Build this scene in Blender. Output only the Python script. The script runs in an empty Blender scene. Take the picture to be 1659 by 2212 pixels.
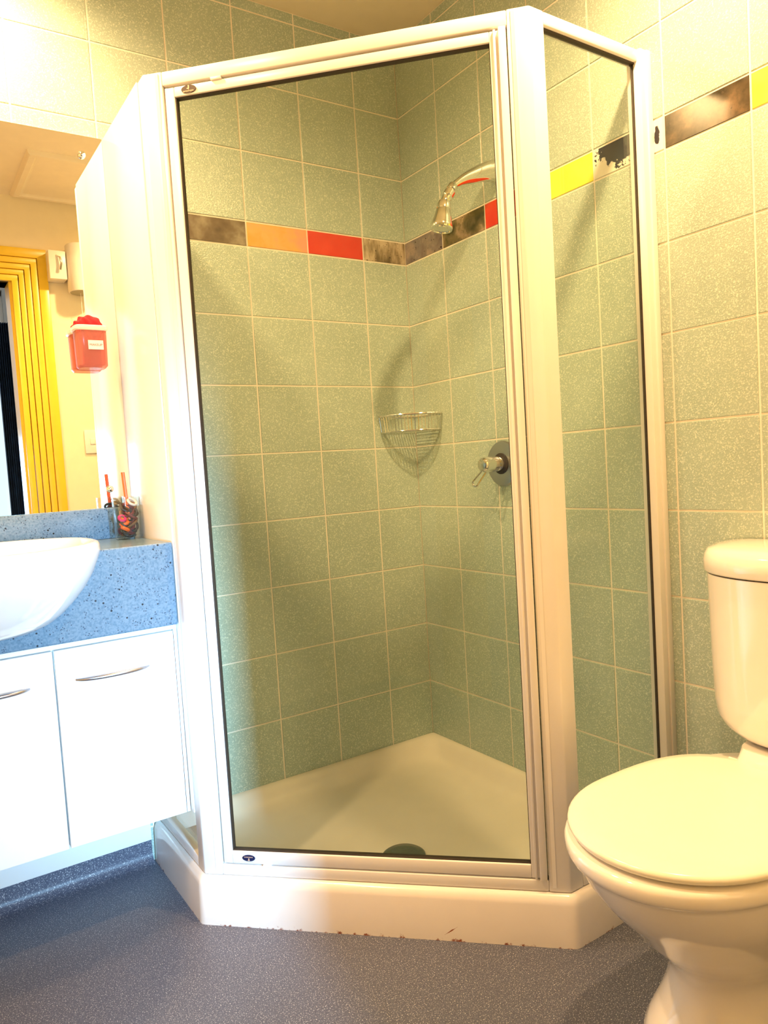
import bpy, bmesh, math, random
from mathutils import Vector, Matrix
random.seed(7)
sc = bpy.context.scene
COL = sc.collection

# ------------------------------------------------------------------ camera
cd = bpy.data.cameras.new('camera'); cam = bpy.data.objects.new('camera', cd); COL.objects.link(cam)
cd.sensor_fit = 'HORIZONTAL'; cd.sensor_width = 36; cd.lens = 36 * 1599.95 / 1659
cd.clip_start = 0.01
Rm = Matrix(((0.83019940, 0.08490106, -0.55096350), (-0.55407398, 0.01679729, -0.83229795), (-0.06140829, 0.99624779, 0.06098656)))
cam.matrix_world = Matrix.Translation((-1.50797, -2.05088, 1.04826)) @ Rm.to_4x4()
sc.camera = cam

# ------------------------------------------------------------------ world, light, exposure
world = bpy.data.worlds.new('world'); sc.world = world; world.use_nodes = True
bg = world.node_tree.nodes['Background']; bg.inputs[0].default_value = (0.72, 0.84, 1.0, 1); bg.inputs[1].default_value = 1.5
sc.view_settings.view_transform = 'Standard'; sc.view_settings.look = 'None'
sc.view_settings.gamma = 1; sc.view_settings.use_curve_mapping = False
sc.view_settings.exposure = 0.0
WARM = (1.0, 0.62, 0.29)
VANITY_LAMP_W = 100.0
TOILET_LAMP_W = 112.0
CEILING_LAMP_W = 80.0
DAYLIGHT_W = 11.0

def area_light(name, loc, target, w, h, power, col):
    l = bpy.data.lights.new(name, 'AREA'); l.shape = 'RECTANGLE'; l.size = w; l.size_y = h; l.energy = power; l.color = col
    o = bpy.data.objects.new(name, l); COL.objects.link(o); o.location = loc
    o.rotation_euler = (Vector(target) - Vector(loc)).to_track_quat('-Z', 'Y').to_euler()
    return o
day = area_light('daylight', (-1.13, -3.28, 1.05), (-0.84, -0.4, 0.56), 0.14, 0.5, DAYLIGHT_W, (0.36, 0.68, 1.0)); day.data.spread = math.radians(33)

# ------------------------------------------------------------------ materials
def newmat(name):
    m = bpy.data.materials.new(name); m.use_nodes = True
    nt = m.node_tree; b = nt.nodes['Principled BSDF']
    return m, nt, b
def c4(c): return (c[0], c[1], c[2], 1)
def pos(nt, scale=None):
    g = nt.nodes.new('ShaderNodeNewGeometry'); return g.outputs['Position']
def noise(nt, scale, detail=3, rough=.5, vec=None):
    n = nt.nodes.new('ShaderNodeTexNoise'); n.inputs['Scale'].default_value = scale
    n.inputs['Detail'].default_value = detail; n.inputs['Roughness'].default_value = rough
    nt.links.new(vec if vec else pos(nt), n.inputs['Vector']); return n.outputs['Fac']
def voro(nt, scale, vec=None):
    n = nt.nodes.new('ShaderNodeTexVoronoi'); n.inputs['Scale'].default_value = scale
    nt.links.new(vec if vec else pos(nt), n.inputs['Vector']); return n
def ramp(nt, fac, stops, interp='LINEAR'):
    r = nt.nodes.new('ShaderNodeValToRGB'); r.color_ramp.interpolation = interp
    el = r.color_ramp.elements
    while len(el) < len(stops): el.new(.5)
    for e, (p, c) in zip(el, stops): e.position = p; e.color = c4(c)
    nt.links.new(fac, r.inputs[0]); return r.outputs['Color']
def mix(nt, fac, a, b):
    m = nt.nodes.new('ShaderNodeMix'); m.data_type = 'RGBA'
    for i, v in ((0, fac), (6, a), (7, b)):
        if isinstance(v, tuple): m.inputs[i].default_value = c4(v)
        elif isinstance(v, (int, float)): m.inputs[i].default_value = v
        else: nt.links.new(v, m.inputs[i])
    return m.outputs[2]
def bump(nt, b, h, strength, dist):
    n = nt.nodes.new('ShaderNodeBump'); n.inputs['Strength'].default_value = strength; n.inputs['Distance'].default_value = dist
    nt.links.new(h, n.inputs['Height']); nt.links.new(n.outputs[0], b.inputs['Normal'])
def simple(name, col, rough=.5, metal=0., var=.04, bscale=0, bstr=.1, coat=0.):
    m, nt, b = newmat(name)
    n = noise(nt, 18, 2)
    lo = tuple(max(0, c * (1 - var)) for c in col); hi = tuple(min(1, c * (1 + var)) for c in col)
    nt.links.new(ramp(nt, n, [(.3, lo), (.7, hi)]), b.inputs['Base Color'])
    b.inputs['Roughness'].default_value = rough; b.inputs['Metallic'].default_value = metal
    if coat: b.inputs['Coat Weight'].default_value = coat; b.inputs['Coat Roughness'].default_value = .05
    if bscale: bump(nt, b, noise(nt, bscale, 4), bstr, .002)
    return m
M = {}
M['frame'] = simple('white_frame', (.86, .84, .82), .28, var=.01)
M['board'] = simple('white_board', (.88, .86, .82), .18, var=.01)
M['tray'] = simple('tray_acrylic', (.84, .79, .74), .16, var=.015, coat=.3)
M['ceramic'] = simple('white_ceramic', (.87, .84, .80), .09, var=.01, coat=.5)
M['seat'] = simple('toilet_seat', (.88, .86, .76), .2, var=.01)
M['door_white'] = simple('cabinet_white', (.88, .88, .87), .2, var=.01)
M['paint'] = simple('cream_paint', (.84, .74, .52), .6, var=.02, bscale=60, bstr=.05)
M['ceil'] = simple('ceiling_paint', (.88, .78, .60), .7, var=.02, bscale=60, bstr=.05)
M['hallpaint'] = simple('hall_paint', (.62, .61, .60), .7, var=.02)
M['yellow'] = simple('yellow_gloss_paint', (.80, .54, .035), .3, var=.04)
M['chrome'] = simple('chrome', (.82, .80, .78), .07, 1.0, var=.01)
M['satin'] = simple('satin_metal', (.50, .50, .54), .28, 1.0, var=.02)
M['darkgap'] = simple('dark_seal', (.03, .02, .015), .6)
M['grout'] = simple('grout', (.90, .84, .74), .8, var=.05, bscale=300, bstr=.2)
M['navy'] = simple('navy_cloth', (.012, .035, .085), .8, var=.3)
M['red'] = simple('red_cloth', (.50, .008, .02), .9, var=.3, bscale=400, bstr=.6)
M['orange'] = simple('orange_plastic', (.85, .12, .02), .3)
M['whiteplastic'] = simple('white_plastic', (.82, .78, .70), .3)
M['greyplastic'] = simple('grey_grille', (.35, .32, .22), .6)
M['ink'] = simple('ink', (.25, .12, .10), .6)
M['black'] = simple('black_band', (.015, .012, .012), .6)
M['maroon'] = simple('maroon_band', (.10, .008, .015), .6)
M['pink'] = simple('pink_band', (.60, .01, .12), .5)
M['brownband'] = simple('brown_band', (.12, .05, .02), .6)
M['lightband'] = simple('cream_band', (.65, .50, .42), .6)
M['badge_brown'] = simple('badge_brown', (.03, .012, .004), .6)
M['badge_navy'] = simple('badge_navy', (.01, .015, .06), .3)
M['badge_mark'] = simple('badge_mark', (.60, .38, .26), .4)
M['drain'] = simple('drain_grey', (.16, .19, .17), .25, .6)

def glassmat(name, tint, fres=1.5, rough=0.0, gl=1.0):
    m, nt, b = newmat(name); nt.nodes.remove(b)
    out = nt.nodes['Material Output']
    t = nt.nodes.new('ShaderNodeBsdfTransparent')
    n = noise(nt, 5, 2)
    lo = tuple(c * .99 for c in tint)
    nt.links.new(ramp(nt, n, [(.3, lo), (.7, tint)]), t.inputs[0])
    g = nt.nodes.new('ShaderNodeBsdfGlossy'); g.inputs['Roughness'].default_value = rough
    g.inputs['Color'].default_value = (gl, gl, gl, 1)
    lw = nt.nodes.new('ShaderNodeLayerWeight'); lw.inputs[0].default_value = .5   # Schlick, same from both sides of the pane
    pw = nt.nodes.new('ShaderNodeMath'); pw.operation = 'POWER'; pw.inputs[1].default_value = 5; nt.links.new(lw.outputs['Facing'], pw.inputs[0])
    f0 = ((fres - 1) / (fres + 1)) ** 2
    f = nt.nodes.new('ShaderNodeMath'); f.operation = 'MULTIPLY_ADD'; f.inputs[1].default_value = 1 - f0; f.inputs[2].default_value = f0; nt.links.new(pw.outputs[0], f.inputs[0])
    mx = nt.nodes.new('ShaderNodeMixShader')
    nt.links.new(f.outputs[0], mx.inputs[0]); nt.links.new(t.outputs[0], mx.inputs[1]); nt.links.new(g.outputs[0], mx.inputs[2])
    nt.links.new(mx.outputs[0], out.inputs[0]); return m
M['glass'] = glassmat('shower_glass', (.945, .97, .935), 1.33)
M['tumbler'] = glassmat('tumbler_glass', (.93, .95, .93), 1.45)
M['pinkbox'] = glassmat('pink_clear_plastic', (.93, .62, .55), 1.3, .15, .7)
_nt = M['pinkbox'].node_tree; _o = _nt.nodes['Material Output']; _s = _o.inputs[0].links[0].from_socket
_d = _nt.nodes.new('ShaderNodeBsdfDiffuse'); _d.inputs[0].default_value = (.74, .30, .24, 1)
_m = _nt.nodes.new('ShaderNodeMixShader'); _m.inputs[0].default_value = .35
_nt.links.new(_s, _m.inputs[1]); _nt.links.new(_d.outputs[0], _m.inputs[2]); _nt.links.new(_m.outputs[0], _o.inputs[0])

m, nt, b = newmat('mirror'); b.inputs['Metallic'].default_value = 1; b.inputs['Roughness'].default_value = .0
nt.links.new(ramp(nt, noise(nt, 3), [(.3, (.93, .93, .91)), (.7, (.94, .94, .92))]), b.inputs['Base Color']); M['mirror'] = m

# tray: faint brown grime along the floor joint and one rusty scratch on the front
def _math(nt, op, a, bb=0):
    q = nt.nodes.new('ShaderNodeMath'); q.operation = op
    for i, v_ in ((0, a), (1, bb)):
        if isinstance(v_, (int, float)): q.inputs[i].default_value = v_
        else: nt.links.new(v_, q.inputs[i])
    return q.outputs[0]
m = M['tray']; nt = m.node_tree; b = nt.nodes['Principled BSDF']; src = b.inputs['Base Color'].links[0].from_socket
sx = nt.nodes.new('ShaderNodeSeparateXYZ'); nt.links.new(pos(nt), sx.inputs[0])
low = ramp(nt, _math(nt, 'ADD', sx.outputs[2], _math(nt, 'MULTIPLY', _math(nt, 'SUBTRACT', noise(nt, 40, 4, .7), .42), .05)), [(.0, (1, 1, 1)), (.004, (0, 0, 0))])
c1 = mix(nt, low, src, (.30, .10, .06))
uu = _math(nt, 'SUBTRACT', _math(nt, 'MULTIPLY', _math(nt, 'SUBTRACT', sx.outputs[0], sx.outputs[1]), .70711), .160)
dz_ = _math(nt, 'ABSOLUTE', _math(nt, 'SUBTRACT', _math(nt, 'SUBTRACT', sx.outputs[2], .023), _math(nt, 'MULTIPLY', uu, .66)))
dd = _math(nt, 'ADD', _math(nt, 'MULTIPLY', dz_, 8), _math(nt, 'ABSOLUTE', uu))
dd = _math(nt, 'ADD', dd, _math(nt, 'MULTIPLY', _math(nt, 'SUBTRACT', noise(nt, 220, 2), .5), .012))
c1 = mix(nt, ramp(nt, dd, [(.012, (1, 1, 1)), (.015, (0, 0, 0))]), c1, (.28, .07, .03))
nt.links.new(c1, b.inputs['Base Color'])

# pebbled celadon tile
m, nt, b = newmat('celadon_tile')
n1 = noise(nt, 330, 2, .5); n2 = noise(nt, 7, 2)
base = ramp(nt, n2, [(.35, (.385, .49, .435)), (.65, (.42, .525, .47))])
spk = ramp(nt, n1, [(.52, (0, 0, 0)), (.70, (1, 1, 1))])
nt.links.new(mix(nt, spk, base, (.70, .78, .69)), b.inputs['Base Color'])
b.inputs['Roughness'].default_value = .16
bump(nt, b, n1, .6, .0012); M['tile'] = m

def mottle(name, cols, scale, spots=None, rough=.2, stretch=(1, 1, 1)):
    m, nt, b = newmat(name)
    mp = nt.nodes.new('ShaderNodeMapping'); mp.inputs['Scale'].default_value = stretch
    nt.links.new(pos(nt), mp.inputs[0])
    n = noise(nt, scale, 5, .6, mp.outputs[0])
    c = ramp(nt, n, cols)
    if spots:
        s = noise(nt, spots[0], 2, .5); c = mix(nt, ramp(nt, s, [(spots[1], (0, 0, 0)), (spots[1] + .04, (1, 1, 1))]), c, spots[2])
    nt.links.new(c, b.inputs['Base Color']); b.inputs['Roughness'].default_value = rough
    return m
M['dec_red'] = mottle('decor_red', [(.3, (.62, .025, .012)), (.7, (.72, .06, .035))], 14)
M['dec_orange'] = mottle('decor_orange', [(.36, (.90, .34, .06)), (.5, (.86, .40, .13)), (.64, (.85, .34, .22))], 9)
M['dec_yellow'] = mottle('decor_yellow', [(.35, (.82, .74, .07)), (.65, (.78, .80, .10))], 9)
M['dec_brown'] = mottle('decor_brown', [(.3, (.07, .045, .03)), (.5, (.15, .11, .075)), (.68, (.28, .24, .18))], 16)
M['dec_beige'] = mottle('decor_beige', [(.34, (.10, .08, .045)), (.48, (.30, .24, .16)), (.6, (.58, .48, .36))], 16, (120, .66, (.04, .03, .02)), stretch=(1.4, 1, .5))
M['dec_purple'] = mottle('decor_purple', [(.3, (.12, .10, .12)), (.5, (.21, .19, .21)), (.7, (.42, .34, .30))], 18, (90, .66, (.02, .015, .02)))
M['dec_olive'] = mottle('decor_olive', [(.36, (.045, .045, .015)), (.52, (.16, .13, .07)), (.66, (.46, .34, .24))], 15, (160, .68, (.03, .025, .01)))
M['dec_stone'] = mottle('decor_stone', [(.38, (.03, .025, .012)), (.54, (.09, .065, .035)), (.70, (.24, .15, .08))], 13, (70, .66, (.06, .045, .025)))
# white decor tile with a navy splash
m, nt, b = newmat('decor_splash')
def splash(cy, cz, r, soft):
    sx = nt.nodes.new('ShaderNodeSeparateXYZ'); nt.links.new(pos(nt), sx.inputs[0])
    def ma(op, a, bb):
        q = nt.nodes.new('ShaderNodeMath'); q.operation = op
        for i, v_ in ((0, a), (1, bb)):
            if isinstance(v_, (int, float)): q.inputs[i].default_value = v_
            else: nt.links.new(v_, q.inputs[i])
        return q.outputs[0]
    dy = ma('DIVIDE', ma('SUBTRACT', sx.outputs[1], cy), r[0]); dz = ma('DIVIDE', ma('SUBTRACT', sx.outputs[2], cz), r[1])
    d = ma('SQRT', ma('ADD', ma('MULTIPLY', dy, dy), ma('MULTIPLY', dz, dz)), 0)
    d = ma('ADD', d, ma('MULTIPLY', ma('SUBTRACT', noise(nt, 45, 5, .65), .5), 1.6))
    return ramp(nt, d, [(.85, (1, 1, 1)), (.85 + soft, (0, 0, 0))])
c = mix(nt, splash(-.890, 1.780, (.085, .052), .05), (.86, .84, .76), (.012, .018, .035))
c = mix(nt, splash(-.935, 1.772, (.040, .045), .5), c, (.05, .065, .07))
c = mix(nt, splash(-.985, 1.757, (.008, .02), .05), c, (.02, .02, .03))
nt.links.new(c, b.inputs['Base Color']); b.inputs['Roughness'].default_value = .2; M['dec_splash'] = m

# speckled vinyl floor
m, nt, b = newmat('vinyl_floor')
n1 = noise(nt, 420, 2, .5); n3 = noise(nt, 330, 2, .5)
base = ramp(nt, n3, [(.35, (.055, .062, .10)), (.6, (.10, .11, .155))])
c = mix(nt, ramp(nt, n1, [(.60, (0, 0, 0)), (.68, (1, 1, 1))]), base, (.60, .60, .62))
nt.links.new(c, b.inputs['Base Color']); b.inputs['Roughness'].default_value = .42
bump(nt, b, n1, .12, .001); M['vinyl'] = m

# blue speckled laminate
m, nt, b = newmat('speckled_laminate')
n3 = noise(nt, 210, 2, .5); v = voro(nt, 85); v2 = voro(nt, 190)
base = ramp(nt, n3, [(.35, (.095, .165, .235)), (.6, (.15, .225, .295))])
sp = ramp(nt, v2.outputs['Distance'], [(.22, (1, 1, 1)), (.32, (0, 0, 0))])
sp2 = ramp(nt, noise(nt, 60, 1), [(.5, (0, 0, 0)), (.56, (1, 1, 1))])
mm = nt.nodes.new('ShaderNodeMath'); mm.operation = 'MULTIPLY'; nt.links.new(sp, mm.inputs[0]); nt.links.new(sp2, mm.inputs[1])
c = mix(nt, mm.outputs[0], base, (.035, .06, .10))
sp3 = ramp(nt, v.outputs['Distance'], [(.17, (1, 1, 1)), (.22, (0, 0, 0))])
sp4 = ramp(nt, noise(nt, 47, 1), [(.56, (0, 0, 0)), (.6, (1, 1, 1))])
mm2 = nt.nodes.new('ShaderNodeMath'); mm2.operation = 'MULTIPLY'; nt.links.new(sp3, mm2.inputs[0]); nt.links.new(sp4, mm2.inputs[1])
c = mix(nt, mm2.outputs[0], c, (.006, .012, .02))
nt.links.new(c, b.inputs['Base Color']); b.inputs['Roughness'].default_value = .22; M['laminate'] = m

def emis(name, col, s):
    m, nt, b = newmat(name)
    b.inputs['Base Color'].default_value = c4(col); b.inputs['Emission Color'].default_value = c4(col); b.inputs['Emission Strength'].default_value = s
    return m
M['lamp_glow'] = emis('opal_lamp', WARM, 6.0)

# ------------------------------------------------------------------ geometry helpers
def origin(o):
    v = Vector((0, 0, 0))
    while o: v += o.location; o = o.parent
    return v
def obj(name, bm, mats, parent=None, loc=None, smooth=35):
    if not isinstance(mats, (list, tuple)): mats = [mats]
    bmesh.ops.recalc_face_normals(bm, faces=bm.faces)
    o0 = origin(parent) if parent else Vector((0, 0, 0))
    L = Vector(loc) if loc else Vector((0, 0, 0))
    if parent: L = Vector((0, 0, 0))
    bmesh.ops.translate(bm, verts=bm.verts, vec=-(o0 + L))
    me = bpy.data.meshes.new(name); bm.to_mesh(me); bm.free()
    for mt in mats: me.materials.append(mt)
    if smooth:
        me.shade_smooth(); me.set_sharp_from_angle(angle=math.radians(smooth))
    o = bpy.data.objects.new(name, me); COL.objects.link(o)
    if parent: o.parent = parent
    o.location = L
    return o
def thing(name, label, cat, loc, group=None):
    o = bpy.data.objects.new(name, None); COL.objects.link(o); o.location = loc; o.empty_display_size = .05
    o['label'] = label; o['category'] = cat
    if group: o['group'] = group
    return o
def tag(o, label, cat, group=None):
    o['label'] = label; o['category'] = cat
    if group: o['group'] = group
    return o
def struct(name, bm, mats, smooth=35):
    o = obj(name, bm, mats, smooth=smooth); o['kind'] = 'structure'; return o
def box(bm, x0, x1, y0, y1, z0, z1, bev=0, seg=2, mi=0):
    r = bmesh.ops.create_cube(bm, size=1); vs = r['verts']
    for v in vs:
        v.co = Vector((x0 + (v.co.x + .5) * (x1 - x0), y0 + (v.co.y + .5) * (y1 - y0), z0 + (v.co.z + .5) * (z1 - z0)))
    fs = {f for v in vs for f in v.link_faces}
    for f in fs: f.material_index = mi
    if bev:
        es = {e for v in vs for e in v.link_edges}
        bmesh.ops.bevel(bm, geom=list(es), offset=bev, segments=seg, profile=.5, affect='EDGES')
def B(*a, **k):
    bm = bmesh.new(); box(bm, *a, **k); return bm
def prism(bm, poly, z0, z1, bev=0, seg=2):
    a = [bm.verts.new((x, y, z0)) for x, y in poly]; b_ = [bm.verts.new((x, y, z1)) for x, y in poly]
    n = len(poly); fs = [bm.faces.new(a[::-1]), bm.faces.new(b_)]
    for i in range(n): fs.append(bm.faces.new((a[i], a[(i + 1) % n], b_[(i + 1) % n], b_[i])))
    if bev:
        es = list({e for f in fs for e in f.edges})
        bmesh.ops.bevel(bm, geom=es, offset=bev, segments=seg, profile=.5, affect='EDGES')
def loft(bm, rings, cap0=True, cap1=True, closed=True, mi=0):
    vs = [[bm.verts.new(p) for p in r] for r in rings]; n = len(rings[0])
    for a, b_ in zip(vs, vs[1:]):
        for i in range(n if closed else n - 1):
            f = bm.faces.new((a[i], a[(i + 1) % n], b_[(i + 1) % n], b_[i])); f.material_index = mi
    if cap0: f = bm.faces.new(vs[0][::-1]); f.material_index = mi
    if cap1: f = bm.faces.new(vs[-1]); f.material_index = mi
    return vs
def tube(bm, pts, r, n=8, caps=True, squash=1.0):
    pts = [Vector(p) for p in pts]; rs = r if isinstance(r, (list, tuple)) else [r] * len(pts)
    rings = []; up = None
    for i, p in enumerate(pts):
        t = (pts[min(i + 1, len(pts) - 1)] - pts[max(i - 1, 0)]).normalized()
        if up is None:
            up = t.cross(Vector((0, 0, 1)));
            if up.length < .1: up = t.cross(Vector((0, 1, 0)))
        s = (up - t * up.dot(t)).normalized(); up = s; w = t.cross(s)
        rings.append([p + (s * math.cos(2 * math.pi * k / n) * squash + w * math.sin(2 * math.pi * k / n)) * rs[i] for k in range(n)])
    loft(bm, rings, caps, caps)
def lathe(bm, prof, c, axis=(0, 0, 1), n=32, cap=True):
    ax = Vector(axis).normalized(); u = ax.orthogonal().normalized(); w = ax.cross(u); c = Vector(c)
    rings = [[c + ax * h + (u * math.cos(2 * math.pi * k / n) + w * math.sin(2 * math.pi * k / n)) * max(r, 1e-4) for k in range(n)] for r, h in prof]
    loft(bm, rings, cap, cap)
def pt(path_o, bm):
    return bm
def torus(bm, c, R_, r, axis, n=20, k=6):
    ax = Vector(axis).normalized(); u = ax.orthogonal().normalized(); w = ax.cross(u); c = Vector(c); rings = []
    for i in range(n):
        a = 2 * math.pi * i / n; d = u * math.cos(a) + w * math.sin(a)
        rings.append([c + d * (R_ + r * math.cos(2 * math.pi * j / k)) + ax * r * math.sin(2 * math.pi * j / k) for j in range(k)])
    rings.append(rings[0]); 
    vs = [[bm.verts.new(p) for p in rr] for rr in rings[:-1]]; vs.append(vs[0])
    for a, b_ in zip(vs, vs[1:]):
        for j in range(k): bm.faces.new((a[j], a[(j + 1) % k], b_[(j + 1) % k], b_[j]))
def text_bm(txt, size, mat4, depth=.0003):
    cu = bpy.data.curves.new('t', 'FONT'); cu.body = txt; cu.size = size; cu.extrude = depth; cu.align_x = 'CENTER'; cu.align_y = 'CENTER'
    o = bpy.data.objects.new('t', cu); COL.objects.link(o)
    bpy.context.view_layer.update()
    me = bpy.data.meshes.new_from_object(o.evaluated_get(bpy.context.evaluated_depsgraph_get()))
    bm = bmesh.new(); bm.from_mesh(me); bmesh.ops.transform(bm, matrix=mat4, verts=bm.verts)
    bpy.data.objects.remove(o); bpy.data.curves.remove(cu); bpy.data.meshes.remove(me)
    return bm

# ------------------------------------------------------------------ room shell
CEIL = 2.435; XL = -2.30; YF = -1.88; WT = .11
def tiled_wall(name, axis, length, cols0, pitch, decor, zstart=0.0, start=0.0):
    """axis 'A': plane y=0 running to -x ; 'B': plane x=0 running to -y"""
    mats = [M['grout'], M['tile']] + [M[d] for d in ('dec_red', 'dec_orange', 'dec_yellow', 'dec_brown', 'dec_beige', 'dec_purple', 'dec_olive', 'dec_stone', 'dec_splash')]
    idx = {mm_.name: i for i, mm_ in enumerate(mats)}
    bm = bmesh.new()
    d = .0015
    def P(u, z, h): return (-u, -h, z) if axis == 'A' else (-h, -u, z)
    if axis == 'A': box(bm, -length, .12, d * .2, .12, 0, CEIL)
    else: box(bm, d * .2, .12, -length, .0, 0, CEIL)
    zs = [CEIL]
    rows = []
    z = 1.718
    while z > 0: rows.append((max(z - .203, -.001), z, 0)); z -= .203
    rows.append((1.718, 1.7922, 1))
    z = 1.7922
    while z < CEIL: rows.append((z, min(z + .203, CEIL), 0)); z += .203
    u = 0; cols = []; nxt = cols0
    while u < length: cols.append((u, min(nxt, length))); u = nxt; nxt += pitch
    g = .0021; bv = .0011
    for z0, z1, band in rows:
        for ci, (u0, u1) in enumerate(cols):
            if z1 - z0 < .006 or u1 - u0 < .006: continue
            mi = 1
            if band: mi = idx.get(decor[ci % len(decor)], 1)
            a = [(u0 + g, z0 + g), (u1 - g, z0 + g), (u1 - g, z1 - g), (u0 + g, z1 - g)]
            b_ = [(u0 + g + bv, z0 + g + bv), (u1 - g - bv, z0 + g + bv), (u1 - g - bv, z1 - g - bv), (u0 + g + bv, z1 - g - bv)]
            va = [bm.verts.new(P(u_, z_, 0)) for u_, z_ in a]; vb = [bm.verts.new(P(u_, z_, d)) for u_, z_ in b_]
            f = bm.faces.new(vb); f.material_index = mi
            for i in range(4):
                f = bm.faces.new((va[i], va[(i + 1) % 4], vb[(i + 1) % 4], vb[i])); f.material_index = mi
    return struct(name, bm, mats, smooth=0)
tiled_wall('wall_back', 'A', -XL, .1696, .2025, ['decor_beige', 'decor_red', 'decor_orange', 'decor_brown', 'decor_yellow', 'decor_stone', 'decor_red', 'decor_olive'])
tiled_wall('wall_right', 'B', -YF + .0, .2012, .2005, ['decor_purple', 'decor_olive', 'decor_red', 'decor_yellow', 'decor_splash', 'decor_stone', 'decor_yellow', 'decor_red'])
struct('wall_left', B(XL - .1, XL, YF, .0, 0, CEIL), M['paint'])
DX0, DX1, DZ = -1.78, -.952, 2.025
bm = bmesh.new()
box(bm, XL, DX0, YF - WT, YF, 0, CEIL); box(bm, DX1, .12, YF - WT, YF, 0, CEIL); box(bm, DX0, DX1, YF - WT, YF, DZ, CEIL)
struct('wall_front', bm, M['paint'])
# yellow architrave, stepped mouldings, inside and lining
bm = bmesh.new()
steps = [(0, .165, .006), (.122, .165, .018), (.090, .117, .024), (.060, .085, .030), (.032, .055, .036), (.0, .027, .042)]
for a0, a1, h in steps:
    box(bm, DX1 + a0, DX1 + a1, YF, YF + h, 0, DZ + a1 - .003, bev=.002)
    box(bm, DX0 - a1, DX0 - a0, YF, YF + h, 0, DZ + a1 - .003, bev=.002)
    box(bm, DX0 - a1, DX1 + a1, YF, YF + h + .0002, DZ + a0, DZ + a1, bev=.002)
box(bm, DX1 - .012, DX1, YF - WT, YF + .02, 0, DZ + .012); box(bm, DX0, DX0 + .012, YF - WT, YF + .02, 0, DZ + .012)
box(bm, DX0, DX1, YF - WT, YF + .02, DZ, DZ + .012)
struct('trim_1', bm, M['yellow'])
struct('ceiling', B(XL - .1, .12, YF - WT, .12, CEIL, CEIL + .1), M['ceil'])
# floor with vinyl coved up the back wall under the vanity
bm = bmesh.new()
box(bm, XL, .0, YF - WT, .0, -.06, 0)
R_ = .028; pr = [(-.050, -.0005)]
for k in range(9):
    a = math.pi / 2 * k / 8; pr.append((-.004 - R_ + R_ * math.sin(a), R_ - R_ * math.cos(a) + .0008))
pr += [(-.004, .062), (-.0, .062)]
poly = pr + [(0, -.004), (pr[0][0], -.004)]
loft(bm, [[(XL, y, z) for y, z in poly], [(-.99, y, z) for y, z in poly]])
struct('floor', bm, M['vinyl'])
# white skirting above the cove
struct('baseboard_back', B(XL, -.99, -.010, -.0, .062, .24, bev=.002), M['board'])
# hallway beyond the door
HY = -3.35
struct('floor_hall', B(XL - .8, .6, HY, YF - WT, -.06, 0), M['vinyl'])
struct('ceiling_hall', B(XL - .8, .6, HY, YF - WT, CEIL, CEIL + .1), M['hallpaint'])
bm = bmesh.new()
WX0, WX1, WZ0, WZ1 = -1.85, -.80, .75, 2.34
box(bm, XL - .8, WX0, HY - .1, HY, 0, CEIL); box(bm, WX1, .6, HY - .1, HY, 0, CEIL)
box(bm, WX0, WX1, HY - .1, HY, 0, WZ0); box(bm, WX0, WX1, HY - .1, HY, WZ1, CEIL)
struct('wall_hall', bm, M['hallpaint'])
struct('wall_hall_left', B(XL - .9, XL - .8, HY, YF - WT, 0, CEIL), M['hallpaint'])
struct('wall_hall_right', B(.6, .7, HY, YF - WT, 0, CEIL), M['hallpaint'])
bm = bmesh.new()
for x0, x1, z0, z1 in ((WX0, WX0 + .04, WZ0, WZ1), (WX1 - .04, WX1, WZ0, WZ1), (WX0, WX1, WZ0, WZ0 + .04), (WX0, WX1, WZ1 - .04, WZ1)):
    box(bm, x0, x1, HY - .06, HY - .02, z0, z1, bev=.003)
w1 = struct('window_1', bm, M['frame'])
obj('window_pane', B(WX0 + .04, WX1 - .04, HY - .045, HY - .04, WZ0 + .04, WZ1 - .04), M['glass'], w1)
# curtain in the hall
bm = bmesh.new(); ring = []
N = 40
for k in range(N + 1):
    x = -.905 + .075 * k / N; ring.append((x, -3.0 + .018 * math.sin(k * 1.0)))
poly = ring + [(x, y + .004) for x, y in ring[::-1]]
loft(bm, [[(x, y, .03) for x, y in poly], [(x, y, 2.06) for x, y in poly]])
cur = obj('curtain', bm, M['navy'], loc=(-.87, -3.0, .03)); tag(cur, 'narrow dark navy curtain beyond the yellow door frame, seen in the mirror', 'curtain')

# ------------------------------------------------------------------ ceiling hatch
h = thing('ceiling_hatch', 'square ceiling access hatch with raised frame, seen in the mirror', 'hatch', (-.68, -1.58, CEIL))
bm = bmesh.new()
x0, x1, y0, y1 = -.925, -.42, -1.855, -1.32
rgs = []
for ins, zz in ((0, CEIL), (.004, CEIL - .012), (.012, CEIL - .018), (.034, CEIL - .018), (.044, CEIL - .010), (.050, CEIL - .008), (.052, CEIL)):
    rgs.append([(x0 + ins, y0 + ins, zz), (x1 - ins, y0 + ins, zz), (x1 - ins, y1 - ins, zz), (x0 + ins, y1 - ins, zz)])
loft(bm, rgs, False, False)
obj('hatch_frame', bm, M['ceil'], h)
obj('hatch_panel', B(x0 + .05, x1 - .05, y0 + .05, y1 - .05, CEIL - .008, CEIL), M['ceil'], h)

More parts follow.
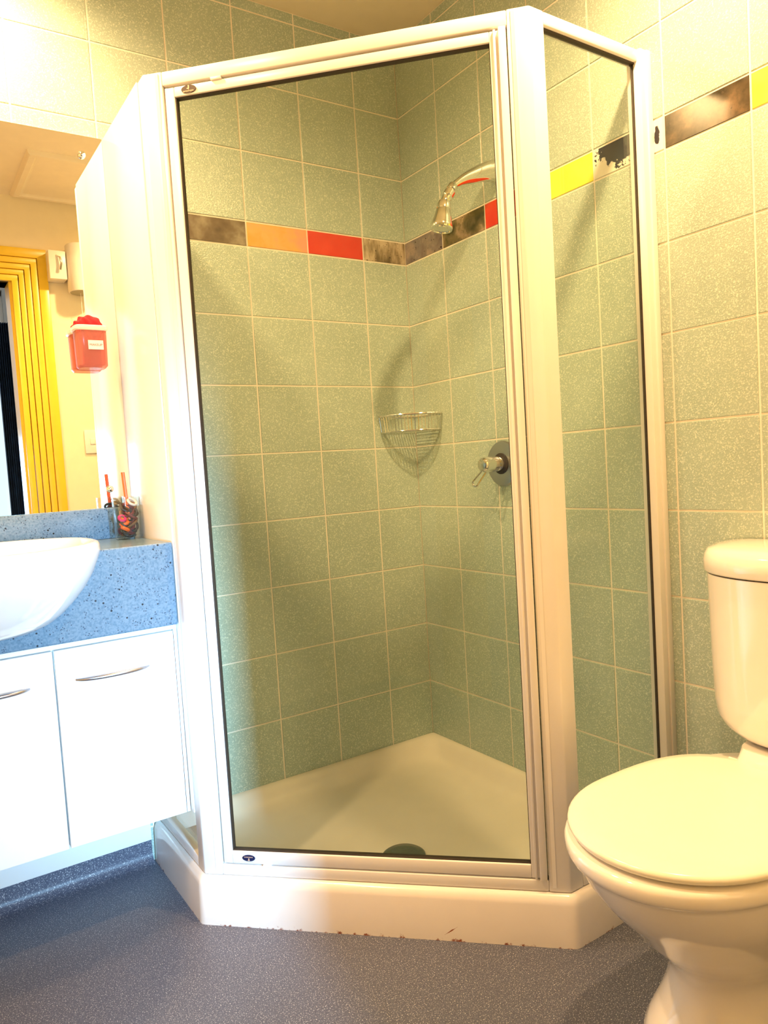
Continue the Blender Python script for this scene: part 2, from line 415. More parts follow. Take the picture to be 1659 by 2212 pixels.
# ------------------------------------------------------------------ shower tray
W = .985; K = .377
def offset_poly(d_wall, d_ret, d_diag, rc=0.0):
    # inner polygon of the neo-angle outline: walls x=0,y=0 ; returns x=-W,y=-W ; diagonal x+y=-(W+K)
    xw = -d_wall; s = -(W + K) + d_diag * math.sqrt(2)
    pts = [(xw, xw), (-(W - d_ret), xw), (-(W - d_ret), s + (W - d_ret)), (s + (W - d_ret), -(W - d_ret)), (xw, -(W - d_ret))]
    # round corners, constant vertex count
    out = []; n = len(pts)
    for i in range(n):
        p = Vector(pts[i] + (0,)); a = Vector(pts[i - 1] + (0,)); c = Vector(pts[(i + 1) % n] + (0,))
        da = (a - p).normalized(); dc = (c - p).normalized()
        r = max(rc, .0008)
        for k in range(7):
            t = k / 6
            q = (p + da * r) * (1 - t) ** 2 + p * 2 * t * (1 - t) + (p + dc * r) * t ** 2
            out.append((q.x, q.y))
    return out
TZ = .112
rings = []
def ring_at(poly, z): return [(x, y, z) for x, y in poly]
rings.append(ring_at(offset_poly(.002, 0, 0, .012), 0))
rings.append(ring_at(offset_poly(.002, .003, .003, .012), TZ - .020))
rings.append(ring_at(offset_poly(.002, .007, .007, .012), TZ - .008))
rings.append(ring_at(offset_poly(.002, .014, .014, .012), TZ - .001))
rings.append(ring_at(offset_poly(.002, .022, .022, .012), TZ))
rings.append(ring_at(offset_poly(.012, .055, .055, .02), TZ))
rings.append(ring_at(offset_poly(.020, .062, .062, .03), TZ - .004))
rings.append(ring_at(offset_poly(.030, .068, .068, .05), TZ - .018))
rings.append(ring_at(offset_poly(.045, .078, .078, .07), TZ - .045))
rings.append(ring_at(offset_poly(.075, .10, .10, .09), TZ - .058))
rings.append(ring_at(offset_poly(.14, .16, .15, .11), TZ - .063))
bm = bmesh.new(); vs = loft(bm, rings, True, False)
cpt = bm.verts.new((-.49, -.50, TZ - .072)); last = vs[-1]
for i in range(len(last)): bm.faces.new((last[i], last[(i + 1) % len(last)], cpt))
tray = thing('shower_tray', 'low white neo-angle shower tray on the speckled floor in the corner', 'shower tray', (-.5, -.5, 0))
obj('tray_basin', bm, M['tray'], tray, smooth=50)
bm = bmesh.new(); lathe(bm, [(.056, 0), (.056, .005), (.050, .009), (.03, .012), (.001, .013)], (-.487, -.503, TZ - .070), n=40)
obj('drain_cover', bm, M['drain'], tray)

# ------------------------------------------------------------------ shower enclosure
EW = .966; EK = .370; ZB = TZ + .001; ZT = 1.946; TH = .030
enc = thing('shower_enclosure', 'white framed neo-angle shower screen with clear glass on the tray', 'shower screen', (-.5, -.5, ZB))
S2 = math.sqrt(2)
def dg(u, v):  # diagonal coordinates: u along from left to right, v inward depth
    # centre of diagonal outer line
    cx = -(EW + EK) / 2
    return (cx + u / S2 + v / S2, cx - u / S2 + v / S2)
def dprism(bm, u0, u1, v0, v1, z0, z1, bev=0): prism(bm, [dg(u0, v0), dg(u1, v0), dg(u1, v1), dg(u0, v1)], z0, z1, bev)
UF = (EW - EK) / S2  # half width of diagonal outer = .4214
t225 = math.tan(math.radians(22.5))
def post(sgn):
    # outer fold point at u = sgn*UF ; return side leg .04, diagonal side leg to |u|=.378
    a = dg(sgn * UF, 0)
    ub = .376
    pd = dg(sgn * ub, 0); pdi = dg(sgn * ub, TH)
    if sgn < 0:
        r0 = (-EW, -EK + .040); r1 = (-EW + TH, -EK + .040); ii = (-EW + TH, -EK + TH * t225)
    else:
        r0 = (-EK + .040, -EW); r1 = (-EK + .040, -EW + TH); ii = (-EK + TH * t225, -EW + TH)
    bm = bmesh.new(); prism(bm, [r0, a, pd, pdi, ii, r1], ZB, ZT + .001, bev=.003)
    # slim groove trim on the diagonal side
    dprism(bm, sgn * .384 if sgn > 0 else -.392, .392 if sgn > 0 else -.384, -.0015, .004, ZB + .01, ZT - .004)
    return obj('corner_post', bm, M['frame'], enc)
post(-1); post(1)
# top and sill rails on the diagonal
bm = bmesh.new(); dprism(bm, -.376, .376, .0, TH, 1.916, ZT, bev=.003); obj('top_rail', bm, M['frame'], enc)
bm = bmesh.new(); dprism(bm, -.376, .376, .001, TH, ZB, .138, bev=.003); obj('bottom_rail', bm, M['frame'], enc)
# returns
bm = bmesh.new(); box(bm, -EK + .040, -.0, -EW, -EW + TH, 1.920, ZT, bev=.003); obj('top_rail', bm, M['frame'], enc)
bm = bmesh.new(); box(bm, -EK + .040, -.0, -EW, -EW + TH, ZB, .140, bev=.003); obj('bottom_rail', bm, M['frame'], enc)
bm = bmesh.new(); box(bm, -.036, -.002, -EW - .008, -EW + TH, ZB, ZT, bev=.003); box(bm, -.018, -.002, -EW - .012, -EW - .007, ZB, ZT - .002, bev=.001)
obj('wall_channel', bm, M['frame'], enc)
obj('side_glass', B(-.33, -.034, -EW + .012, -EW + .017, .139, 1.921), M['glass'], enc)
bm = bmesh.new(); box(bm, -EW, -EW + TH, -EK + .040, -.0, 1.920, ZT, bev=.003); obj('top_rail', bm, M['frame'], enc)
bm = bmesh.new(); box(bm, -EW, -EW + TH, -EK + .040, -.0, ZB, .140, bev=.003); obj('bottom_rail', bm, M['frame'], enc)
obj('wall_channel', B(-EW, -EW + TH, -.034, -.002, ZB, ZT, bev=.003), M['frame'], enc)
obj('side_glass', B(-EW + .012, -EW + .017, -.33, -.034, .139, 1.921), M['glass'], enc)
# dark glazing seals
bm = bmesh.new()
box(bm, -.33, -.036, -EW + .008, -EW + .020, 1.9165, 1.920); box(bm, -.0375, -.036, -EW + .011, -EW + .018, .14, 1.92)
obj('glazing_seal', bm, M['darkgap'], enc)
# door
door = bmesh.new()
dprism(door, -.372, -.350, .003, .026, .141, 1.911, bev=.002)
dprism(door, .340, .372, .003, .026, .141, 1.911, bev=.002)
dprism(door, .358, .3735, -.006, .004, .139, 1.913, bev=.002)
dprism(door, -.350, .340, .003, .026, 1.890, 1.911, bev=.002)
dprism(door, -.350, .340, .003, .026, .141, .170, bev=.002)
dprism(door, .3475, .3525, -.002, .004, .141, 1.911, bev=.001)
door = obj('door_frame', door, M['frame'], enc)
bm = bmesh.new(); dprism(bm, -.351, .341, .012, .017, .169, 1.891); obj('door_glass', bm, M['glass'], door)
bm = bmesh.new()
dprism(bm, -.350, -.3475, .008, .021, .170, 1.890); dprism(bm, .3385, .340, .008, .021, .170, 1.890)
dprism(bm, -.350, .340, .008, .021, 1.8875, 1.890); dprism(bm, -.350, .340, .008, .021, .170, .1725)
obj('door_seal', bm, M['darkgap'], door)
bm = bmesh.new(); dprism(bm, .3738, .3755, .004, .012, .139, 1.913)
obj('latch_gap_seal', bm, M['darkgap'], enc)
# small roller brackets in the gaps
bm = bmesh.new(); dprism(bm, -.262, -.238, -.001, .012, 1.9105, 1.9165, bev=.001); obj('door_roller', bm, M['frame'], door)
bm = bmesh.new(); dprism(bm, -.275, -.255, -.001, .012, .1375, .1415, bev=.001); obj('door_roller', bm, M['frame'], door)
# oval maker badges
def badge(u, z, w, hgt, mat, top):
    c = dg(u, .0028)
    nrm = Vector((-1, -1, 0)).normalized(); ux = Vector((1, -1, 0)).normalized()
    bm = bmesh.new(); n = 32
    f0 = [Vector((c[0], c[1], z)) + ux * w * math.cos(2 * math.pi * k / n) + Vector((0, 0, 1)) * hgt * math.sin(2 * math.pi * k / n) for k in range(n)]
    loft(bm, [f0, [p + nrm * .0016 for p in f0]])
    bd = obj('maker_badge', bm, mat, door)
    bm = bmesh.new()
    def mark(a0, a1, b0, b1):
        p = Vector((c[0], c[1], z)) + nrm * .0014
        q = [p + ux * a + Vector((0, 0, 1)) * b__ for a, b__ in ((a0, b0), (a1, b0), (a1, b1), (a0, b1))]
        loft(bm, [q, [v_ + nrm * .0006 for v_ in q]])
    if top:
        mark(-.001, .002, .001, .008); mark(-.004, .001, .0, .0022); mark(-.001, .0015, -.0015, .0)
        for k in range(9): mark(-.0125 + k * .0028, -.0108 + k * .0028, -.0062 + (k % 3) * .0004, -.0030)
    else:
        for k in range(8): mark(-.0105 + k * .0027, -.0090 + k * .0027, .0012, .0035)
        mark(-.0022, .0025, -.0062, -.0040); mark(-.001, .0016, -.004, -.0005)
    obj('badge_lettering', bm, M['badge_mark'], bd)
badge(-.315, 1.9008, .0172, .0088, M['badge_brown'], True)
badge(-.309, .1560, .0158, .0076, M['badge_navy'], False)
# white board screening the shower side of the vanity
wb = obj('side_panel', B(-EW - .0035, -EW, -.334, -.0, .250, ZT + .001, bev=.001), M['board'], loc=(-EW - .002, -.17, .25))
tag(wb, 'tall glossy white side panel between the vanity and the shower', 'panel')

# ------------------------------------------------------------------ vanity cabinet
VX = -.9712
cab = thing('vanity_cabinet', 'white wall-hung vanity cabinet with four doors under the blue worktop', 'cabinet', (-1.6, -.15, .25))
bm = bmesh.new(); box(bm, -2.29, VX, -.298, -.0115, .2495, .706, bev=.001)
box(bm, -.979, VX, -.317, -.297, .2495, .706, bev=.001); box(bm, -2.29, -.979, -.312, -.297, .695, .706)
obj('cabinet_body', bm, M['door_white'], cab)
xs = [-.9805, -1.2445, -1.5085, -1.7725, -2.0365]
for i in range(4):
    x1, x0 = xs[i] - (.0018 if i else 0), xs[i + 1] + .0018
    d = obj('cabinet_door', B(x0, x1, -.318, -.2995, .2495, .692, bev=.0015), M['door_white'], cab)
    hx = (x0 + x1) / 2 if i != 0 else -1.1233
    bm = bmesh.new(); pts = []; rr = []
    for k in range(17):
        t = k / 16 * 2 - 1
        pts.append((hx + t * .079, -.320 - .020 * (1 - t * t) ** .6 - .002, .6215)); rr.append(.0030 + .0022 * (1 - t ** 4))
    tube(bm, pts, rr, 12); obj('door_handle', bm, M['satin'], d)
# ------------------------------------------------------------------ worktop
top = thing('vanity_worktop', 'thick blue speckled vanity worktop with upstand below the mirror', 'worktop', (-1.6, -.17, .708))
bm = bmesh.new(); box(bm, -2.29, VX, -.335, -.0, .708, .903, bev=.004, seg=3); obj('worktop_slab', bm, M['laminate'], top)
bm = bmesh.new(); box(bm, -2.29, VX, -.018, -.0, .903, .9835, bev=.003); obj('upstand', bm, M['laminate'], top)

# ------------------------------------------------------------------ mirror
mir = thing('wall_mirror', 'large frameless wall mirror above the basin worktop', 'mirror', (-1.6, -.003, .985))
obj('mirror_glass', B(-2.25, -EW - .004, -.0055, -.0016, .9845, 1.950), M['mirror'], mir)
for p in ((-1.0233, 1.900), (-1.0225, 1.034)):
    bm = bmesh.new(); lathe(bm, [(.0095, 0), (.0095, .004), (.0080, .0075), (.004, .0100), (.0005, .0105)], (p[0], -.0055, p[1]), (0, -1, 0), 24)
    obj('screw_cap', bm, M['chrome'], mir)

# ------------------------------------------------------------------ basin
def egg(cx, cy, af, ab, hw, nf, nb, z, N=48):
    # long axis along -y front
    out = []
    for k in range(N):
        a = 2 * math.pi * k / N; c, s = math.cos(a), math.sin(a)
        n = nf if s < 0 else nb
        ex = math.copysign(abs(c) ** (2 / n), c); ey = math.copysign(abs(s) ** (2 / n), s)
        out.append((cx + hw * ex, cy + (af if s < 0 else ab) * ey, z))
    return out
bas = thing('wash_basin', 'white semi-recessed ceramic wash basin bulging over the worktop front', 'basin', (-1.39, -.32, .78))
bcx, bcy = -1.392, -.30
outer = [(.748, .40, .40), (.752, .52, .50), (.764, .64, .60), (.782, .74, .69), (.805, .82, .78), (.832, .895, .865), (.860, .95, .93), (.888, .985, .975), (.908, 1.0, 1.0), (.919, .995, .998), (.925, .98, .985), (.927, .955, .96)]
inner = [(.925, .925, .93), (.914, .895, .895), (.89, .84, .84), (.85, .72, .74), (.82, .5, .55), (.812, .15, .15)]
bm = bmesh.new()
rings = []
for z, sy, sx in outer + inner:
    rings.append(egg(bcx, bcy, .235 * sy, .21 * min(1, sy), .262 * sx, 2.15, 2.6, z))
loft(bm, rings)
obj('basin_bowl', bm, M['ceramic'], bas, smooth=60)
# cut the opening for the basin out of the worktop slab
slab = [o for o in top.children if o.name.startswith('worktop_slab')][0]
cb = bmesh.new()
loft(cb, [egg(bcx, bcy, .235 * sy * 1.004, .21 * min(1, sy) * 1.004, .262 * sx * 1.004, 2.15, 2.6, z - (.001 if z < .76 else 0)) for z, sy, sx in outer[:9]] + [egg(bcx, bcy, .236, .211, .263, 2.15, 2.6, .96)])
bmesh.ops.recalc_face_normals(cb, faces=cb.faces)
cme = bpy.data.meshes.new('cut'); cb.to_mesh(cme); cob = bpy.data.objects.new('cut', cme); COL.objects.link(cob)
md = slab.modifiers.new('cut', 'BOOLEAN'); md.operation = 'DIFFERENCE'; md.solver = 'EXACT'; md.object = cob
bpy.context.view_layer.update()
nm_ = bpy.data.meshes.new_from_object(slab.evaluated_get(bpy.context.evaluated_depsgraph_get()))
slab.modifiers.clear(); nm_.shade_flat(); slab.data = nm_
bpy.data.objects.remove(cob); bpy.data.meshes.remove(cme)
bm = bmesh.new(); lathe(bm, [(.02, 0), (.02, .004), (.012, .006), (.001, .006)], (bcx, bcy - .02, .812)); obj('plug_hole', bm, M['chrome'], bas)

# ------------------------------------------------------------------ toilet
tl = thing('toilet', 'white close-coupled toilet with closed lid against the tiled wall', 'toilet', (-.35, -1.295, 0))
TY = -1.295
def tring(xf, xc, xb, hw, z, nf=2., nb=3., N=56):
    out = []
    for k in range(N):
        a = 2 * math.pi * k / N; c, s = math.cos(a), math.sin(a)
        n = nf if c < 0 else nb
        ex = math.copysign(abs(c) ** (2 / n), c); ey = math.copysign(abs(s) ** (2 / n), s)
        out.append((xc + (xc - xf if c < 0 else xb - xc) * ex, TY + hw * ey, z))
    return out
sec = [ # z, xfront, xcentre, xback, halfwidth
    (.0, -.505, -.30, -.06, .128), (.012, -.507, -.30, -.06, .130), (.03, -.495, -.30, -.06, .122), (.06, -.470, -.30, -.06, .110), (.095, -.450, -.29, -.06, .101),
    (.125, -.442, -.29, -.06, .098), (.148, -.446, -.30, -.06, .100), (.168, -.462, -.31, -.06, .107), (.190, -.486, -.32, -.06, .118), (.218, -.514, -.33, -.06, .131), (.25, -.540, -.35, -.06, .143),
    (.28, -.572, -.37, -.05, .156), (.31, -.598, -.39, -.05, .166), (.34, -.619, -.40, -.05, .174), (.362, -.630, -.41, -.05, .179), (.370, -.634, -.41, -.05, .181), (.374, -.638, -.415, -.05, .184),
    (.378, -.6445, -.42, -.05, .190), (.386, -.648, -.42, -.05, .193), (.398, -.648, -.42, -.05, .193), (.405, -.644, -.42, -.05, .190), (.408, -.630, -.42, -.05, .178)]
bm = bmesh.new(); loft(bm, [tring(a[1], a[2], a[3], a[4], a[0]) for a in sec])
# cistern platform and neck
def sq(x0, x1, hw, z, n=4, N=40):
    out = []
    for k in range(N):
        a = 2 * math.pi * k / N; c, s = math.cos(a), math.sin(a)
        out.append(((x0 + x1) / 2 + (x1 - x0) / 2 * math.copysign(abs(c) ** (2 / n), c), TY + hw * math.copysign(abs(s) ** (2 / n), s), z))
    return out
loft(bm, [sq(-.20, -.012, .075, .28), sq(-.205, -.012, .082, .34), sq(-.205, -.012, .084, .38), sq(-.195, -.012, .082, .41), sq(-.175, -.012, .076, .435), sq(-.165, -.012, .074, .452)])
obj('toilet_pan', bm, M['ceramic'], tl, smooth=60)
bm = bmesh.new()
loft(bm, [tring(-.618, -.42, -.155, .176, .4085), tring(-.624, -.42, -.152, .181, .4105), tring(-.624, -.42, -.152, .181, .4125), tring(-.634, -.42, -.148, .189, .414),
          tring(-.637, -.42, -.146, .192, .419), tring(-.636, -.42, -.147, .191, .424), tring(-.630, -.42, -.150, .186, .4275), tring(-.60, -.42, -.17, .165, .4295), tring(-.50, -.42, -.25, .09, .4305)])
obj('toilet_lid', bm, M['seat'], tl, smooth=50)
# hinges
for s in (-1, 1):
    bm = bmesh.new(); tube(bm, [(-.162, TY + s * .07 - .015, .420), (-.162, TY + s * .07 + .015, .420)], .009, 12); obj('lid_hinge', bm, M['seat'], tl)
def tank(z, d, hw, n=2.3, N=56):
    out = []
    for k in range(N):
        a = 2 * math.pi * k / N; c, s = math.cos(a), math.sin(a)
        if c < 0: ex = -abs(c) ** (2 / n)
        else: ex = 0.0
        sy = math.copysign(abs(s) ** (2 / n), s) if c < 0 else (s if abs(s) > .999 else math.copysign(abs(s), s))
        out.append((-.004 + d * ex if c < 0 else -.004 + 0.0 * c, TY + hw * sy, z))
    return out
def tank(z, d, hw, n=2.3, N=40):
    out = []
    for k in range(N + 1):
        a = math.pi / 2 + math.pi * k / N; c, s = math.cos(a), math.sin(a)
        out.append((-.006 - d * abs(c) ** (2 / n), TY + hw * math.copysign(abs(s) ** (2 / n), s), z))
    return out
bm = bmesh.new()
loft(bm, [tank(.4525, .10, .085), tank(.456, .125, .11), tank(.464, .143, .138), tank(.478, .155, .158), tank(.498, .163, .170), tank(.53, .167, .174), tank(.60, .169, .177), tank(.70, .171, .179), tank(.790, .173, .181)])
cis = obj('cistern', bm, M['ceramic'], tl, smooth=60)
bm = bmesh.new()
loft(bm, [tank(.791, .166, .174), tank(.794, .177, .185), tank(.797, .179, .187), tank(.818, .179, .187), tank(.830, .176, .184), tank(.840, .170, .178), tank(.846, .150, .158), tank(.849, .11, .12), tank(.850, .05, .05)])
obj('cistern_lid', bm, M['ceramic'], cis, smooth=60)
bm = bmesh.new(); lathe(bm, [(.022, 0), (.022, .005), (.019, .007), (.001, .007)], (-.09, TY, .848)); obj('flush_button', bm, M['chrome'], cis)

# ------------------------------------------------------------------ shower head and arm
sh = thing('wall_shower', 'chrome shower head on a swept arm fixed to the tiled wall', 'shower head', (0, -.47, 1.83))
bm = bmesh.new(); rings = []
AY = -.47
prof = [(-.0018, 1.893, 1.826), (-.012, 1.892, 1.829), (-.034, 1.886, 1.828), (-.060, 1.876, 1.824), (-.085, 1.863, 1.817), (-.105, 1.852, 1.811), (-.125, 1.840, 1.806), (-.145, 1.827, 1.799), (-.162, 1.8135, 1.791), (-.174, 1.803, 1.783)]
for i, (x, zt, zb) in enumerate(prof):
    h_ = (zt - zb) / 2; zc = (zt + zb) / 2; w = .022 - .0105 * (i / (len(prof) - 1)) ** 1.2
    rings.append([(x, AY + w * math.copysign(abs(math.cos(2 * math.pi * k / 28)) ** .6, math.cos(2 * math.pi * k / 28)), zc + h_ * math.copysign(abs(math.sin(2 * math.pi * k / 28)) ** .8, math.sin(2 * math.pi * k / 28))) for k in range(28)])
loft(bm, rings); obj('arm', bm, M['chrome'], sh, smooth=50)
p0 = Vector((-.170, AY, 1.797)); p1 = Vector((-.2055, AY, 1.747)); axj = (p1 - p0).normalized(); jl = (p1 - p0).length
bm = bmesh.new()
lathe(bm, [(.010, -.002), (.0135, .003), (.0140, .018), (.0115, .020), (.0115, .023), (.0148, .025), (.0150, .042), (.0125, .045), (.0110, jl), (.0110, jl + .006)], p0, axj, 28); obj('swivel_joint', bm, M['chrome'], sh)
bm = bmesh.new(); lathe(bm, [(.010, -.004), (.0155, -.001), (.0185, .006), (.0195, .020), (.0188, .0213), (.0200, .0228), (.0240, .045), (.0290, .064), (.0305, .070), (.0295, .0755), (.0270, .075), (.0262, .0725), (.0165, .072), (.0155, .0742), (.001, .0742)], p1, (-.215, .0, -1), 40)
obj('shower_rose', bm, M['chrome'], sh, smooth=30)

# ------------------------------------------------------------------ mixer
mx = thing('shower_mixer', 'round chrome shower mixer with looped lever on the tiled wall', 'mixer tap', (0, -.428, 1.036))
MC = Vector((0, -.428, 1.036))
bm = bmesh.new(); lathe(bm, [(.066, .001), (.067, .004), (.064, .008), (.05, .011), (.034, .012)], MC, (-1, 0, 0), 48); obj('wall_plate', bm, M['satin'], mx)
bm = bmesh.new(); lathe(bm, [(.031, .011), (.031, .014), (.027, .016), (.018, .016)], MC, (-1, 0, 0), 36); obj('seal_ring', bm, M['darkgap'], mx)
bm = bmesh.new(); lathe(bm, [(.022, .012), (.022, .030), (.020, .032), (.022, .034), (.0225, .056), (.0225, .075), (.021, .083), (.016, .088), (.001, .090)], MC, (-1, 0, 0), 36); obj('handle_body', bm, M['chrome'], mx)
bm = bmesh.new(); pts = []
bc = MC + Vector((-.070, 0, -.012))
dirn = Vector((-.35, .55, -.75)).normalized(); sd = dirn.cross(Vector((-1, 0, 0))).normalized()
L_ = .052; w_ = .0105
for k in range(25):
    a = math.pi * (k / 24)
    if k < 6: q = bc + dirn * (L_ * k / 6) + sd * (w_ * (.6 + .4 * k / 6))
    elif k < 19: a = math.pi * (k - 6) / 12; q = bc + dirn * (L_ + w_ * math.sin(a)) + sd * w_ * math.cos(a)
    else: q = bc + dirn * (L_ * (24 - k) / 6) - sd * (w_ * (.6 + .4 * (24 - k) / 6))
    pts.append(q)
tube(bm, pts, .0028, 10); obj('lever', bm, M['chrome'], mx)

# ------------------------------------------------------------------ corner basket
bk = thing('corner_basket', 'chrome wire corner basket hanging in the shower corner', 'basket', (-.05, -.05, 1.16))
BR = .146; BZ1, BZ0 = 1.212, 1.160
def arc(Rr, z, n=28, a0=0, a1=1):
    out = []
    for k in range(n + 1):
        a = math.pi / 2 * (a0 + (a1 - a0) * k / n)
        c, s = math.cos(a), math.sin(a)
        # flattened quarter circle
        q = (abs(c) ** 2.6 + abs(s) ** 2.6) ** (-1 / 2.6) if False else 1
        out.append((-.006 - Rr * c * q, -.006 - Rr * s * q, z))
    return out
bm = bmesh.new(); tube(bm, arc(BR, BZ1), .0034, 8); tube(bm, [(-.006 - BR, -.006, BZ1), (-.006, -.006, BZ1)], .0024, 6); tube(bm, [(-.006, -.006 - BR, BZ1), (-.006, -.006, BZ1)], .0024, 6)
obj('top_rim', bm, M['chrome'], bk)
bm = bmesh.new(); tube(bm, arc(BR - .008, BZ0), .0020, 8); tube(bm, [(-.006 - BR + .008, -.006, BZ0), (-.006, -.006, BZ0)], .0016, 6); tube(bm, [(-.006, -.006 - BR + .008, BZ0), (-.006, -.006, BZ0)], .0016, 6)
tube(bm, arc(BR - .001, BZ1 - .010), .0014, 6)
obj('lower_rim', bm, M['chrome'], bk)
bm = bmesh.new()
ar0 = arc(BR - .008, BZ0, 20); ar1 = arc(BR - .001, BZ1, 20)
for k in range(21): tube(bm, [ar1[k], ar0[k]], .0015, 6)
for k in range(1, 14):   # floor wires run square to the back wall
    x = -.006 - (BR - .008) * k / 14; d_ = math.sqrt(max(0, (BR - .008) ** 2 - (x + .006) ** 2))
    tube(bm, [(x, -.006, BZ0), (x, -.006 - d_, BZ0)], .0014, 6)
obj('wires', bm, M['chrome'], bk)

# ------------------------------------------------------------------ makeup box on the mirror
mb = thing('makeup_box', 'clear pink plastic organiser stuck on the mirror holding a red cloth', 'organiser box', (-1.045, -.03, 1.345))
bm = bmesh.new()
def rr(cx, cy, hx, hy, z, n=5, N=32):
    return [(cx + hx * math.copysign(abs(math.cos(2 * math.pi * k / N)) ** (2 / n), math.cos(2 * math.pi * k / N)), cy + hy * math.copysign(abs(math.sin(2 * math.pi * k / N)) ** (2 / n), math.sin(2 * math.pi * k / N)), z) for k in range(N)]
bx, by = -1.048, -.037
loft(bm, [rr(bx, by, .031, .024, 1.346), rr(bx, by, .036, .028, 1.352), rr(bx, by, .038, .029, 1.445), rr(bx, by, .034, .025, 1.445), rr(bx, by, .032, .024, 1.356), rr(bx, by, .02, .014, 1.352)])
obj('clear_box', bm, M['pinkbox'], mb)
bm = bmesh.new()
loft(bm, [rr(bx, by, .0385, .0292, 1.440), rr(bx, by, .042, .0308, 1.443), rr(bx, by, .042, .0308, 1.451), rr(bx, by, .038, .029, 1.453), rr(bx, by, .0345, .0255, 1.450), rr(bx, by, .0345, .0255, 1.441), rr(bx, by, .0385, .0292, 1.440)], False, False)
obj('rim', bm, M['whiteplastic'], mb)
lb = obj('paper_label', B(bx - .012, bx + .025, by - .0302, by - .0292, 1.391, 1.414), M['whiteplastic'], mb)
mt = Matrix.Translation((bx + .0065, by - .0303, 1.4025)) @ Matrix.Rotation(math.pi / 2, 4, 'X')
obj('lettering', text_bm('MAKEUP', .0082, mt), M['ink'], lb, smooth=0)
bm = bmesh.new(); bmesh.ops.create_icosphere(bm, subdivisions=5, radius=1)
rnd = random.Random(3)
ph = [rnd.uniform(0, 6) for _ in range(8)]
for v in bm.verts:
    c = v.co.copy(); n_ = math.sin(c.x * 5 + ph[0]) * math.sin(c.y * 6 + ph[1]) * .12 + math.sin(c.x * 11 + c.z * 7 + ph[2]) * .05
    sx, sy, sz = .0325, .023, .030
    if c.z > 0: w_ = .98 + .08 * c.z
    else: w_ = .95
    v.co = Vector((bx + c.x * sx * w_ * (1 + n_), by + c.y * sy * (1 + n_), 1.450 + math.copysign(abs(c.z) ** .6, c.z) * sz * (1 + n_ * .6) * (1.0 if abs(c.x) < .75 or c.z < 0 else .8)))
cl = obj('red_cloth', bm, M['red'], loc=(bx, by, 1.38), smooth=80); tag(cl, 'crumpled dark red cloth stuffed in the pink box on the mirror', 'cloth')

# ------------------------------------------------------------------ tumbler of hair ties
TX, TYY, TZ0 = -1.0045, -.092, .903
tm = thing('glass_tumbler', 'clear glass tumbler of hair ties at the worktop corner', 'tumbler', (TX, TYY, TZ0))
bm = bmesh.new()
loft(bm, [rr(TX, TYY, .030, .030, TZ0 + .0005, 3), rr(TX, TYY, .033, .033, TZ0 + .006, 3), rr(TX, TYY, .0340, .0340, TZ0 + .108, 3), rr(TX, TYY, .0318, .0318, TZ0 + .108, 3), rr(TX, TYY, .0305, .0305, TZ0 + .010, 3), rr(TX, TYY, .02, .02, TZ0 + .008, 3)])
obj('tumbler_wall', bm, M['tumbler'], tm, smooth=50)
kinds = [('black', 'black'), ('maroon', 'maroon'), ('black', 'black'), ('brownband', 'brown'), ('maroon', 'maroon'), ('black', 'black'), ('orange', 'orange'), ('black', 'black'), ('pink', 'pink'), ('maroon', 'maroon'), ('brownband', 'brown'), ('lightband', 'cream')]
rnd = random.Random(5)
lay = 0
for rep in range(3):
    for i, (mk, nm) in enumerate(kinds):
        if rep and nm in ('pink', 'cream'): continue
        z = TZ0 + .016 + .0022 * lay + .0; lay += 1
        if nm == 'orange': cpos = (TX - .012, TYY - .014 + .004 * rep, TZ0 + .028 + .014 * rep)
        elif nm == 'pink': cpos = (TX - .018, TYY - .014, TZ0 + .055)
        elif nm == 'cream': cpos = (TX + .012, TYY - .006, TZ0 + .095)
        else: cpos = (TX + rnd.uniform(-.010, .010), TYY + rnd.uniform(-.010, .010), z)
        Rb = rnd.uniform(.012, .017)
        axd = (rnd.uniform(-.6, .6), rnd.uniform(-1, .3), rnd.uniform(.2, 1))
        bm = bmesh.new(); torus(bm, cpos, Rb * (.6 if nm in ('orange', 'pink') else 1), .0034 if nm != 'orange' else .005, axd)
        o = obj('hair_tie', bm, M[mk], loc=cpos)
        lab = {'black': 'black elastic hair tie inside the glass tumbler', 'maroon': 'maroon elastic hair tie inside the glass tumbler', 'brown': 'brown elastic hair tie inside the glass tumbler', 'orange': 'thick bright orange hair tie inside the glass tumbler', 'pink': 'small bright pink hair tie at the left side of the tumbler', 'cream': 'pale cream scrunched hair tie on top in the glass tumbler'}[nm]
        tag(o, lab, 'hair tie', nm + ' hair ties in the tumbler')
bm = bmesh.new(); tube(bm, [(TX + .002, TYY - .004, TZ0 + .04), (TX - .004, TYY - .002, TZ0 + .172)], .0048, 10)
st = obj('orange_stick', bm, M['orange'], loc=(TX, TYY, TZ0 + .04)); tag(st, 'slim orange plastic stick standing up out of the glass tumbler', 'stick')

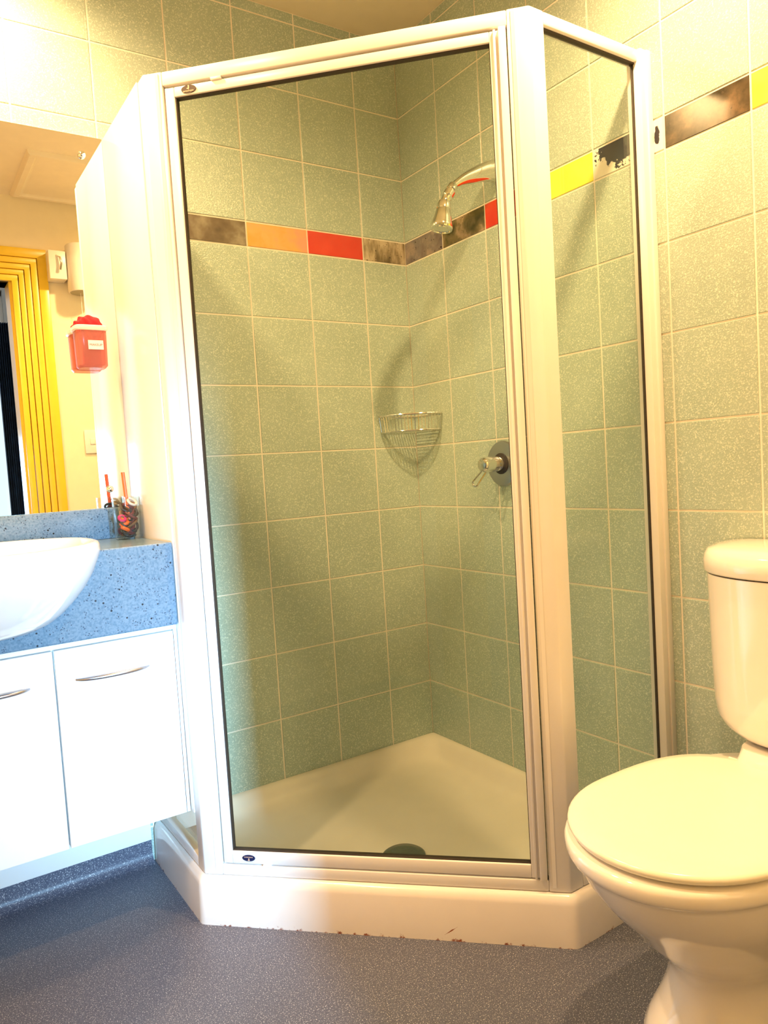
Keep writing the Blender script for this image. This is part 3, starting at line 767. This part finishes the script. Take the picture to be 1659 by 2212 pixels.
# ------------------------------------------------------------------ fan heater and switch on the opposite wall
fh = thing('wall_heater', 'cream wall heater with round cylinder body and pull cord, seen in the mirror', 'heater', (-.70, YF, 2.04))
obj('mounting_box', B(-.790, -.712, YF, YF + .085, 2.040, 2.175, bev=.004), M['whiteplastic'], fh)
bm = bmesh.new(); lathe(bm, [(.062, 0), (.064, .004), (.064, .22), (.060, .226), (.001, .226)], (-.645, YF + .07, 1.985), n=40); cyl = obj('cylinder_body', bm, M['whiteplastic'], fh)
bm = bmesh.new(); lathe(bm, [(.056, -.0015), (.056, .001), (.001, .001)], (-.645, YF + .07, 1.985), n=40); obj('grille', bm, M['greyplastic'], cyl)
bm = bmesh.new(); tube(bm, [(-.655, YF + .075, 1.985), (-.655, YF + .075, 1.80)], .0014, 6); obj('pull_cord', bm, M['whiteplastic'], fh)
bm = bmesh.new(); tube(bm, [(-.755, YF + .085, 2.150), (-.742, YF + .10, 2.140), (-.738, YF + .105, 2.11), (-.745, YF + .10, 2.08)], [.004, .005, .006, .007], 10); obj('chrome_lever', bm, M['chrome'], fh)
sw = thing('light_switch', 'cream wall switch plate on the opposite wall, seen in the mirror', 'switch', (-.642, YF, 1.264))
obj('switch_plate', B(-.680, -.605, YF, YF + .009, 1.205, 1.322, bev=.003), M['whiteplastic'], sw)
obj('rocker', B(-.655, -.630, YF + .008, YF + .013, 1.25, 1.28, bev=.002), M['whiteplastic'], sw)

# ------------------------------------------------------------------ recessed ceiling downlights of the room
def downlight(x, y, power, label):
    t = thing('ceiling_downlight', label, 'lamp', (x, y, CEIL))
    bm = bmesh.new(); lathe(bm, [(.058, .0), (.058, -.004), (.052, -.008), (.042, -.008), (.040, -.002), (.040, .0)], (x, y, CEIL), n=36); obj('trim_ring', bm, M['frame'], t)
    l = bpy.data.lights.new('bulb', 'SPOT'); l.energy = power; l.color = WARM; l.shadow_soft_size = .032; l.spot_size = math.radians(165); l.spot_blend = .9
    o = bpy.data.objects.new('bulb', l); COL.objects.link(o); o.location = (0, 0, -.022); o.parent = t
downlight(-1.30, -.28, VANITY_LAMP_W, 'recessed downlight in the ceiling above the basin')
downlight(-.385, -1.24, TOILET_LAMP_W, 'recessed downlight in the ceiling above the toilet')
downlight(-1.60, -.80, CEILING_LAMP_W, 'recessed downlight in the ceiling near the left wall')
